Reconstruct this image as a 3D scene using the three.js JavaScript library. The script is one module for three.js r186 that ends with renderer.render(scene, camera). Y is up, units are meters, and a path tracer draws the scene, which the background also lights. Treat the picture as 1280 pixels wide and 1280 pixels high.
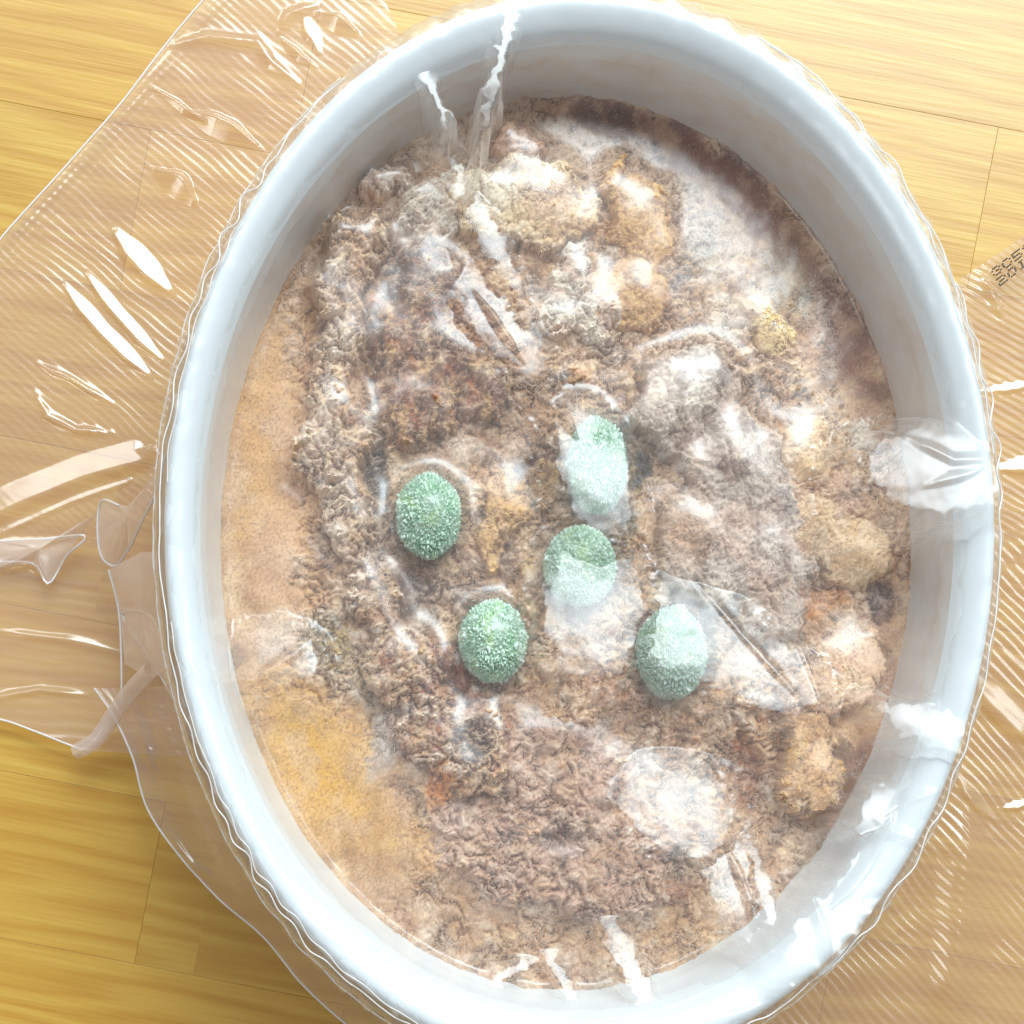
import * as THREE from 'three';
import { RoundedBoxGeometry } from 'three/addons/geometries/RoundedBoxGeometry.js';
import { RectAreaLightUniformsLib } from 'three/addons/lights/RectAreaLightUniformsLib.js';

// ------------------------------------------------------------------ camera, light, exposure
// The scene is laid out in millimetres (MM turns them into metres): x to the right, z towards the viewer's feet, y up; the lens hangs straight above the origin.
const MM = 0.001, CAM_Y = 271, RIM_Y = 45, PX = 0.125, NX = 455, NY = 918;
const scene = new THREE.Scene();
const camera = new THREE.PerspectiveCamera(2 * Math.atan((1000 * PX) / (CAM_Y - RIM_Y)) * 180 / Math.PI, 1, 0.01, 20);
camera.up.set(0, 0, -1);
camera.position.set(0, CAM_Y * MM, 0);
camera.lookAt(0, 0, 0);
camera.setViewOffset(2000, 2000, 1000 - NX, 1000 - NY, 1280, 1280);   // a shifted lens: the dish lies up and to the right of the nadir
scene.background = new THREE.Color(0.36, 0.37, 0.39);                  // the pale room all round
const renderer = new THREE.WebGLRenderer({ antialias: true });
renderer.toneMapping = THREE.LinearToneMapping;
renderer.toneMappingExposure = 0.79;
renderer.shadowMap.enabled = true;
RectAreaLightUniformsLib.init();
const LAMPS = {
  window: { at: [0.40, 1.1, -1.06], size: [1.05, 0.8], color: [0.82, 0.95, 1.0], power: 15.5 },
  ceiling: { at: [-0.55, 1.15, -1.0], size: [0.5, 0.4], color: [0.93, 0.98, 1.0], power: 9 },
  side: { at: [-1.1, 1.2, 0.55], size: [0.42, 0.3], color: [0.9, 0.97, 1.0], power: 11 },
  right: { at: [1.25, 1.2, -0.55], size: [0.42, 0.34], color: [0.9, 0.97, 1.0], power: 10 },
};
const TARGET = new THREE.Vector3(0.034, 0.03, -0.03);
for (const [name, l] of Object.entries(LAMPS)) {
  const light = new THREE.RectAreaLight(new THREE.Color().setRGB(...l.color), l.power, l.size[0], l.size[1]);
  light.name = name + '_lamp';
  light.position.set(...l.at);
  light.lookAt(TARGET);
  scene.add(light);
}

// ------------------------------------------------------------------ helpers
const { clamp, lerp } = THREE.MathUtils;
const ss = (a, b, x) => { const t = clamp((x - a) / (b - a), 0, 1); return t * t * (3 - 2 * t); };
function rng(seed) { let s = seed >>> 0; return () => { s = (s + 0x6d2b79f5) | 0; let t = Math.imul(s ^ (s >>> 15), 1 | s); t = (t + Math.imul(t ^ (t >>> 7), 61 | t)) ^ t; return ((t ^ (t >>> 14)) >>> 0) / 4294967296; }; }
function makeNoise(seed) {
  const r = rng(seed), p = new Uint8Array(512), gx = new Float32Array(256), gy = new Float32Array(256), gz = new Float32Array(256);
  const perm = Array.from({ length: 256 }, (_, i) => i);
  for (let i = 255; i > 0; i--) { const j = Math.floor(r() * (i + 1)); [perm[i], perm[j]] = [perm[j], perm[i]]; }
  for (let i = 0; i < 512; i++) p[i] = perm[i & 255];
  for (let i = 0; i < 256; i++) { const z = r() * 2 - 1, a = r() * 6.2832, q = Math.sqrt(1 - z * z); gx[i] = q * Math.cos(a); gy[i] = q * Math.sin(a); gz[i] = z; }
  const f = (t) => t * t * t * (t * (t * 6 - 15) + 10);
  const n3 = (x, y, z) => {
    const X = Math.floor(x), Y = Math.floor(y), Z = Math.floor(z); x -= X; y -= Y; z -= Z;
    const xi = X & 255, yi = Y & 255, zi = Z & 255, u = f(x), v = f(y), w = f(z);
    const h = (i, j, k) => p[p[p[(xi + i) & 255] + ((yi + j) & 255)] + ((zi + k) & 255)];
    const d = (i, j, k) => { const q = h(i, j, k); return gx[q] * (x - i) + gy[q] * (y - j) + gz[q] * (z - k); };
    return 1.5 * lerp(lerp(lerp(d(0, 0, 0), d(1, 0, 0), u), lerp(d(0, 1, 0), d(1, 1, 0), u), v), lerp(lerp(d(0, 0, 1), d(1, 0, 1), u), lerp(d(0, 1, 1), d(1, 1, 1), u), v), w);
  };
  const n2 = (x, y) => {
    const X = Math.floor(x), Y = Math.floor(y); x -= X; y -= Y;
    const xi = X & 255, yi = Y & 255, u = f(x), v = f(y);
    const d = (i, j) => { const q = p[p[(xi + i) & 255] + ((yi + j) & 255)], a = q * 0.024543693; return COS[q] * (x - i) + SIN[q] * (y - j) + 0 * a; };
    return 1.45 * lerp(lerp(d(0, 0), d(1, 0), u), lerp(d(0, 1), d(1, 1), u), v);
  };
  return { n2, n3 };
}
const COS = new Float32Array(256).map((_, i) => Math.cos(i * 0.024543693)), SIN = new Float32Array(256).map((_, i) => Math.sin(i * 0.024543693));
const { n2, n3 } = makeNoise(7);
const lin = (c) => { c /= 255; return c <= 0.04045 ? c / 12.92 : Math.pow((c + 0.055) / 1.055, 2.4); };
const C = (r, g, b) => [lin(r), lin(g), lin(b)];
const scaleAt = (y) => PX * (CAM_Y - y) / (CAM_Y - RIM_Y);
const P = (px, py, y) => [(px - NX) * scaleAt(y), (py - NY) * scaleAt(y)];           // where that line of sight meets the height y
const toPx = (x, z, y) => [NX + x / scaleAt(y), NY + z / scaleAt(y)];
// the oval dish: its centre, and the length that a point has along the dish's long half axis
const CX = (726 - NX) * PX, CZ = (661 - NY) * PX, SQ = 0.773;
const rEll = (x, z) => Math.hypot((x - CX) / SQ, z - CZ);

const mixTo = (c, d, k) => { c[0] += (d[0] - c[0]) * k; c[1] += (d[1] - c[1]) * k; c[2] += (d[2] - c[2]) * k; };
const taken = {};
const numbered = (name) => { taken[name] = (taken[name] ?? -1) + 1; return taken[name] ? `${name}_${String(taken[name]).padStart(3, '0')}` : name; };
function geo(pos, idx, col, uv, normals = true) {
  const g = new THREE.BufferGeometry(), a = pos instanceof Float32Array ? pos : Float32Array.from(pos);
  for (let i = 0; i < a.length; i++) a[i] *= MM;
  g.setAttribute('position', new THREE.BufferAttribute(a, 3));
  g.setIndex(new THREE.BufferAttribute(idx instanceof Uint32Array ? idx : Uint32Array.from(idx), 1));
  if (col) g.setAttribute('color', new THREE.BufferAttribute(col instanceof Float32Array ? col : Float32Array.from(col), 3));
  if (uv) g.setAttribute('uv', new THREE.BufferAttribute(uv instanceof Float32Array ? uv : Float32Array.from(uv), 2));
  if (normals) g.computeVertexNormals();
  return g;
}
function mesh(name, g, m, parent) { const o = new THREE.Mesh(g, m); o.name = parent ? name : numbered(name); o.castShadow = o.receiveShadow = true; (parent || scene).add(o); return o; }
function tag(o, label, category, group) { o.userData.label = label; if (category) o.userData.category = category; if (group) o.userData.group = group; return o; }
function group(name) { const o = new THREE.Group(); o.name = numbered(name); scene.add(o); return o; }
function tube(points, r, sides = 6, segs = 0) {      // a round strand along points in mm
  const c = new THREE.CatmullRomCurve3(points.map((p) => new THREE.Vector3(p[0] * MM, p[1] * MM, p[2] * MM)));
  return new THREE.TubeGeometry(c, segs || Math.max(12, points.length * 6), r * MM, sides, false);
}
function dataTexture(w, h, fn, srgb) {
  const d = new Uint8Array(w * h * 4);
  for (let y = 0; y < h; y++) for (let x = 0; x < w; x++) { const c = fn(x, y), i = (y * w + x) * 4; d[i] = clamp(c[0], 0, 255); d[i + 1] = clamp(c[1], 0, 255); d[i + 2] = clamp(c[2], 0, 255); d[i + 3] = 255; }
  const t = new THREE.DataTexture(d, w, h); t.wrapS = t.wrapT = THREE.RepeatWrapping; t.magFilter = t.minFilter = THREE.LinearFilter;
  if (srgb) t.colorSpace = THREE.SRGBColorSpace; t.needsUpdate = true; return t;
}

// ------------------------------------------------------------------ the wooden board it lies on: one mesh for each stave
const GW = 1024, GH = 512;   // 160 mm along the grain, 80 mm across
const grainAt = (x, y) => {
  const u = x / GW, v = y / GH, tu = u * 8, tv = v * 16;
  const warp = n2(tu * 0.5 + 3, tv * 0.5) * 0.9;
  const ring = Math.sin((tv * 2.1 + warp * 2.6 + n2(tu * 0.3, tv * 1.3 + 9) * 1.4) * 2.2);
  const streak = n2(tu * 0.9 + 40, tv * 7) * 0.5 + n2(tu * 1.7, tv * 19 + 5) * 0.35 + n2(tu * 5, tv * 45) * 0.25;
  return [ring, streak];
};
const woodMap = dataTexture(GW, GH, (x, y) => {
  const [ring, streak] = grainAt(x, y), d = 0.5 + 0.2 * ring + 0.24 * streak, k = clamp(d, 0, 1);
  return [lerp(212, 245, k), lerp(153, 204, k), lerp(50, 98, k)];
}, true);
const woodBump = dataTexture(GW, GH, (x, y) => { const s = 128 + 90 * grainAt(x, y)[1]; return [s, s, s]; });
const ANG = 11 * Math.PI / 180, table = group('wooden_table');
table.userData.kind = 'structure'; table.userData.label = 'pale yellow wooden table top of glued staves';
{
  const tints = [[1, 1, 1], [0.95, 0.93, 0.86], [1.03, 1.02, 1.0], [0.97, 0.92, 0.8], [1.0, 0.97, 0.88]];
  const woods = tints.map((t) => new THREE.MeshPhysicalMaterial({ color: new THREE.Color().setRGB(...t.map((x) => x * 0.76)), map: woodMap, bumpMap: woodBump, bumpScale: 0.00012, roughness: 0.42, clearcoat: 0.7, clearcoatRoughness: 0.26 }));
  const pitch = 30.8, r = rng(11), at = P(0, 1172, 0), jointAt = P(168, 1205, 0);
  const along = [Math.cos(ANG), Math.sin(ANG)], across = [-Math.sin(ANG), Math.cos(ANG)];
  const v0 = at[0] * across[0] + at[1] * across[1], joint = jointAt[0] * along[0] + jointAt[1] * along[1];
  for (let row = -13; row <= 8; row++) {
    let u = -400 + r() * 60;
    const cuts = [u];
    while (u < 430) { u += 110 + r() * 140; cuts.push(u); }
    if (row === -1) { cuts.length = 0; cuts.push(-400, -250, joint, joint + 128, 290, 460); }
    for (let i = 0; i + 1 < cuts.length; i++) {
      const len = cuts[i + 1] - cuts[i] - 0.035, w = pitch - 0.035, cu = (cuts[i] + cuts[i + 1]) / 2, cv = v0 + (row + 0.5) * pitch;
      const g = new RoundedBoxGeometry(len * MM, 12 * MM, w * MM, 1, 0.06 * MM), pos = g.attributes.position, uv = new Float32Array(pos.count * 2), ou = r() * 7, ov = r() * 5;
      for (let k = 0; k < pos.count; k++) { uv[2 * k] = pos.getX(k) / 0.16 + ou; uv[2 * k + 1] = (pos.getZ(k) + pos.getY(k)) / 0.08 + ov; }
      g.setAttribute('uv', new THREE.BufferAttribute(uv, 2));
      const o = mesh('plank', g, woods[Math.floor(r() * woods.length)], table);
      o.position.set((cu * along[0] + cv * across[0]) * MM, (-6 - r() * 0.04) * MM, (cu * along[1] + cv * across[1]) * MM);
      o.rotation.y = -ANG;
    }
  }
}

// ------------------------------------------------------------------ the white oval dish
const bowlProfile = [[0, 5], [30, 5], [50, 6], [62, 11], [69.5, 19], [74.6, 27], [76.0, 33], [76.8, 38], [77.5, 41], [78.7, 43.0], [80.6, 44.3], [82.2, 44.9], [83.4, 44.7], [84.3, 43.8], [84.7, 42.2], [84.3, 40.6], [83.2, 40.0], [80, 32], [76, 24], [69, 13], [61, 5], [55, 1], [53, 0], [50, 0], [48, 1.6], [0, 1.8]];
const bowlInner = new THREE.SplineCurve(bowlProfile.slice(0, 15).map((p) => new THREE.Vector2(p[0], p[1]))).getPoints(200);
const bowlY = (r) => { for (let i = 1; i < bowlInner.length; i++) if (bowlInner[i].x >= r) { const a = bowlInner[i - 1], b = bowlInner[i]; return lerp(a.y, b.y, (r - a.x) / Math.max(1e-6, b.x - a.x)); } return 41; };
const bowl = group('oval_bowl');
tag(bowl, 'white oval bowl of brown stew wrapped in clear film', 'bowl');
{
  const white = new THREE.MeshPhysicalMaterial({ color: new THREE.Color().setRGB(0.72, 0.76, 0.77), roughness: 0.38, clearcoat: 0.3, clearcoatRoughness: 0.2 });
  const turn = (pts, name, n, coat) => {
    const c = new THREE.SplineCurve(pts.map((p) => new THREE.Vector2(p[0], p[1]))).getPoints(n), N = coat ? 480 : 240, pos = [], idx = [], col = [];
    for (const p of c) for (let k = 0; k <= N; k++) { const a = k / N * 2 * Math.PI; pos.push(CX + SQ * p.x * Math.cos(a), p.y, CZ + p.x * Math.sin(a)); if (coat) col.push(...coat(a * 180 / Math.PI, p.y)); }
    for (let i = 0; i < c.length - 1; i++) for (let k = 0; k < N; k++) { const a = i * (N + 1) + k, b = a + N + 1; idx.push(a, b, a + 1, a + 1, b, b + 1); }
    return mesh(name, geo(pos, idx, coat ? col : null), coat ? coated : white, bowl);
  };
  const coated = white.clone(); coated.color.set(0xffffff); coated.vertexColors = true;
  turn(bowlProfile.slice(0, 9), 'inner_wall', 220, (deg, y) => {      // a dried film of stew on the wall, thickest at the top and right
    const d = (deg + 65 + 360) % 360, away = Math.min(d, 360 - d), k = (0.15 + 0.85 * ss(140, 40, away)) * ss(45, 37, y + 4 * n2(deg / 9, y / 7)) * (0.75 + 0.4 * n2(deg / 5, y / 3) + 0.3 * n2(deg / 1.6, y));
    const c = [0.72, 0.76, 0.77]; mixTo(c, [0.66, 0.57, 0.49], clamp(k * 0.9, 0, 1)); return c;
  });
  turn(bowlProfile.slice(8, 18), 'rim', 40);
  turn(bowlProfile.slice(17), 'outer_wall', 50);
}

// ------------------------------------------------------------------ the frozen stew: relief and colours
const FY = 28;                                        // level of the stew
const fpx = (x, z) => toPx(x, z, 30);
const fbm = (x, y) => n2(x, y) * 0.55 + n2(x * 2.1 + 7, y * 2.1) * 0.3 + n2(x * 4.3, y * 4.3 + 5) * 0.15;
// rounded grains with sharp hollows between them; x, y in px
function grain(x, y, s) { const k = ss(-0.25, 0.3, n2(x / 75 + 31, y / 75)); return k < 0.02 ? grainOf(x, y, s * 0.72) : k > 0.98 ? grainOf(x + 77, y, s * 1.5) : lerp(grainOf(x, y, s * 0.72), grainOf(x + 77, y, s * 1.5), k); }
function grainOf(x, y, s) {
  const wx = x + 6 * n2(x / 23 + 5, y / 23), wy = y + 6 * n2(x / 21, y / 21 + 9);
  return 0.46 * Math.abs(n2(wx / (30 * s), wy / (30 * s))) * 1.6 + 0.32 * Math.abs(n2(wx / (12 * s) + 11, wy / (12 * s))) * 1.6 + 0.2 * Math.abs(n2(wx / (6.5 * s), wy / (6.5 * s) + 3)) * 1.6 + 0.09 * Math.abs(n2(wx / (3.6 * s), wy / (3.6 * s))) * 1.6;
}
function fibre(x, y, dx, dy, s) {
  const u = x * dx + y * dy, v = -x * dy + y * dx, w = v + 5 * n2(u / 60, v / 40);
  return 0.5 + 0.5 * (0.55 * n2(u / (60 * s), w / (9 * s)) + 0.35 * n2(u / (26 * s) + 4, w / (4.5 * s)) + 0.25 * n2(u / (10 * s), w / (3 * s) + 8));
}
// signed measure of an oval: 1 in its middle, 0 on its edge
function oval(x, y, [cx, cy, rx, ry, deg = 0]) {
  const a = deg * Math.PI / 180, u = (x - cx) * Math.cos(a) + (y - cy) * Math.sin(a), v = -(x - cx) * Math.sin(a) + (y - cy) * Math.cos(a);
  return 1 - Math.hypot(u / rx, v / ry);
}
const warped = (x, y, k = 1) => [x + k * (16 * n2(x / 55 + 3, y / 55) + 7 * n2(x / 18, y / 18 + 4) + 4 * n2(x / 7 + 9, y / 7)), y + k * (16 * n2(x / 55, y / 55 + 13) + 7 * n2(x / 18 + 8, y / 18) + 4 * n2(x / 7, y / 7 + 2))];
// colours laid on the food in patches, dark in some hollows: [oval, colour, strength, softness]
const K = {
  tan: C(176, 136, 100), broth: C(208, 160, 100), yellow: C(214, 164, 74), cream: C(214, 186, 150), frost: C(212, 197, 184), white: C(222, 212, 202), rust: C(142, 70, 22), brown: C(102, 62, 38),
  dark: C(54, 34, 30), plum: C(124, 80, 62), pink: C(186, 150, 130), orange: C(216, 138, 48), gold: C(198, 158, 108), grey: C(180, 164, 154), pale: C(206, 190, 174), moss: C(136, 112, 62),
};
const PATCHES = [
  [[340, 560, 90, 330], K.broth, 0.75, 0.7], [[400, 960, 110, 190, -28], K.yellow, 0.8, 0.9], [[390, 950, 44, 100, -30], C(204, 152, 50), 0.75, 0.9], [[520, 1060, 60, 60], K.yellow, 0.55, 0.8],
  [[370, 520, 45, 150], K.pink, 0.55, 0.7], [[360, 480, 22, 60], K.gold, 0.6, 0.7], [[345, 700, 55, 120], K.pink, 0.5, 0.8], [[350, 790, 50, 40], K.frost, 0.5, 0.8],
  [[560, 170, 150, 50, -12], K.pale, 0.55, 0.8], [[470, 230, 70, 50, -40], K.pink, 0.7, 0.7], [[700, 190, 90, 60], K.pale, 0.5, 0.8],
  [[820, 165, 150, 32, 24], K.plum, 0.95, 0.35], [[760, 145, 70, 18, 8], K.dark, 0.55, 0.6], [[950, 260, 120, 34, 52], K.plum, 0.95, 0.35], [[1050, 400, 110, 36, 66], K.plum, 0.9, 0.4], [[1098, 520, 30, 70], K.plum, 0.75, 0.5],
  [[850, 250, 130, 46, 40], K.grey, 0.4, 0.7], [[990, 350, 80, 46, 58], K.moss, 0.5, 0.7], [[880, 320, 40, 40], K.moss, 0.4, 0.8], [[910, 400, 45, 60], K.pale, 0.6, 0.7], [[1020, 430, 50, 60, 20], K.pink, 0.4, 0.7],
  [[1030, 540, 70, 60], K.cream, 0.5, 0.8], [[1080, 540, 26, 30], K.white, 0.7, 0.5], [[1050, 620, 60, 50], K.pink, 0.5, 0.8], [[1110, 660, 30, 60], K.tan, 0.7, 0.6],
  [[1112, 755, 28, 36], C(104, 62, 44), 0.97, 0.25], [[1020, 745, 60, 26], K.orange, 0.5, 0.7], [[1110, 860, 35, 60], K.pink, 0.7, 0.7], [[1070, 980, 46, 90, 24], K.plum, 0.8, 0.5], [[1030, 1060, 40, 40], K.dark, 0.5, 0.7],
  [[470, 680, 40, 80], K.grey, 0.6, 0.7], [[500, 760, 70, 50], K.brown, 0.75, 0.7], [[560, 740, 80, 40], K.brown, 0.6, 0.7], [[470, 590, 24, 60], K.dark, 0.7, 0.6], [[620, 520, 130, 80], K.brown, 0.45, 0.9],
  [[680, 570, 40, 26, -50], K.brown, 0.9, 0.5], [[690, 620, 55, 60], K.brown, 0.55, 0.8], [[640, 700, 24, 50], K.brown, 0.5, 0.8], [[795, 590, 12, 36, 10], K.dark, 0.97, 0.5], [[780, 650, 16, 26, 10], K.dark, 0.8, 0.6],
  [[575, 850, 44, 66, -20], K.rust, 0.95, 0.6], [[500, 915, 26, 56, -15], K.rust, 0.95, 0.6], [[548, 985, 26, 36, -15], K.orange, 0.95, 0.6], [[600, 920, 26, 40, 10], K.brown, 0.7, 0.7], [[410, 800, 40, 60, -15], K.moss, 0.7, 0.7], [[480, 935, 20, 60], K.grey, 0.7, 0.6], [[460, 860, 26, 70, -15], K.moss, 0.55, 0.8], [[480, 930, 22, 60], K.grey, 0.7, 0.6], [[770, 860, 60, 40], K.rust, 0.55, 0.8], [[820, 890, 50, 50], K.plum, 0.55, 0.8],
  [[700, 1050, 50, 26], K.plum, 0.6, 0.8], [[850, 1080, 40, 60, -20], K.brown, 0.7, 0.8], [[850, 1120, 40, 24], K.rust, 0.5, 0.7], [[560, 1130, 170, 70, 16], K.tan, 0.6, 0.8], [[850, 1180, 120, 60], K.gold, 0.45, 0.8], [[760, 1180, 120, 60], K.tan, 0.6, 0.8],
  [[560, 1020, 60, 34], K.grey, 0.6, 0.8], [[640, 980, 60, 60], K.pink, 0.5, 0.9], [[930, 960, 24, 70], K.rust, 0.6, 0.7], [[900, 900, 60, 24], K.brown, 0.6, 0.8],
];
function paint(x, y, c, only) {
  const [wx, wy] = warped(x, y);
  for (const p of PATCHES) {
    const o = p[0]; if (Math.abs(wx - o[0]) > o[2] + o[3] || Math.abs(wy - o[1]) > o[2] + o[3]) continue;
    const k = ss(0, p[3], oval(wx, wy, o)); if (k > 0) mixTo(c, p[1], k * p[2] * only);
  }
}
// where the sauce lies smooth along the edge, and hollows: [oval, depth mm]
const smoothAt = (x, y) => { const [a, b] = warped(x, y); let m = 0; for (const o of [[306, 600, 74, 360, 0], [400, 1010, 110, 190, -32], [930, 250, 190, 40, 46], [1085, 470, 110, 36, 72], [800, 150, 120, 26, 14], [1100, 900, 50, 160, 12]]) m = Math.max(m, ss(0, 0.35, oval(a, b, o))); return m; };
const DIPS = [[[486, 340, 26, 80, -8], 2.6], [[462, 480, 16, 90, 4], 2.4], [[468, 590, 24, 66, 0], 3], [[585, 395, 50, 44, 30], 2], [[795, 592, 15, 42, 10], 3], [[588, 922, 30, 40, 24], 1.6], [[702, 1050, 50, 26, 0], 1.4], [[652, 588, 12, 40, 38], 2.2], [[1112, 755, 26, 34, 0], 1.6], [[562, 868, 26, 50, -16], 2.4], [[505, 745, 60, 40, 0], 2], [[692, 625, 44, 56, 0], 1.6], [[640, 705, 18, 50, 0], 1.6], [[930, 962, 20, 66, 0], 2.2], [[840, 1085, 40, 34, 0], 1.8], [[620, 215, 90, 10, 8], 1.6], [[880, 560, 20, 60, -20], 1.6], [[960, 890, 34, 18, 0], 2]];
function dipAt(x, y) { const [a, b] = warped(x, y, 0.8); let s = 0; for (const d of DIPS) { const k = oval(a, b, d[0]); if (k > 0) s = Math.max(s, d[1] * ss(0, 0.6, k)); } return s; }
function baseHeight(x, z) {                 // relief of the stew between the pieces
  const [px, py] = fpx(x, z), r = rEll(x, z), mid = 1 - ss(50, 75, r);
  const rough = 0.35 + 0.65 * mid * ss(-0.25, 0.25, n2(px / 130 + 2, py / 130 + 6) + 0.25);
  return FY + mid * (1.6 + 1.3 * n2(px / 95, py / 95)) + (0.75 + 1.5 * rough) * (1 - 0.88 * smoothAt(px, py)) * (grain(px, py, 1) - 0.35) + 0.35 * n2(px / 40, py / 40) - dipAt(px, py);
}
function baseColour(px, py, g) {
  const c = [...K.tan];
  mixTo(c, K.pink, 0.4 * ss(-0.2, 0.5, n2(px / 60 + 3, py / 60 + 1))); mixTo(c, K.cream, 0.5 * ss(0.08, 0.5, n2(px / 34 + 17, py / 36))); mixTo(c, K.brown, 0.55 * ss(0.08, 0.45, n2(px / 30, py / 42 + 29)));
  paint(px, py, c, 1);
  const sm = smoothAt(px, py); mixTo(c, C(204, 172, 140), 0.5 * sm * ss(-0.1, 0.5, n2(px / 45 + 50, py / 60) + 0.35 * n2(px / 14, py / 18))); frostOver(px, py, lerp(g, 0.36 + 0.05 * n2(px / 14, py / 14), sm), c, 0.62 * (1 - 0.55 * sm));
  for (const p of PEAS) { const k = oval(px, py + 4, [p.at[0], p.at[1] + 8, p.r[0] * 1.5, p.r[1] * 1.45]); if (k > 0) mixTo(c, K.dark, 0.5 * ss(0, 0.35, k)); }  // contact shade round each pea, painted into the stew colour
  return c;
}
// hoar frost on the tips of grains, and the colour darkened in the hollows
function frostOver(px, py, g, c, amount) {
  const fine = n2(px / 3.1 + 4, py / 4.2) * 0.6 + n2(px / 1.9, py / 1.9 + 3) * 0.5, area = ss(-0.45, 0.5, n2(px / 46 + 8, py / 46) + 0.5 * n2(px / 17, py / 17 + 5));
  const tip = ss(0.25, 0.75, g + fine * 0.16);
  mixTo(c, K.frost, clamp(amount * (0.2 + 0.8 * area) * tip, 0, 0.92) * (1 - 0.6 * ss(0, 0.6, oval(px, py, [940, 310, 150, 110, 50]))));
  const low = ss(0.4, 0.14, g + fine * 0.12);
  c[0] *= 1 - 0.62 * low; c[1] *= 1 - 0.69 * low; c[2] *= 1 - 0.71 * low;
  const v = 1 + 0.27 * fine; c[0] *= v; c[1] *= v; c[2] *= v;
}
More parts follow.
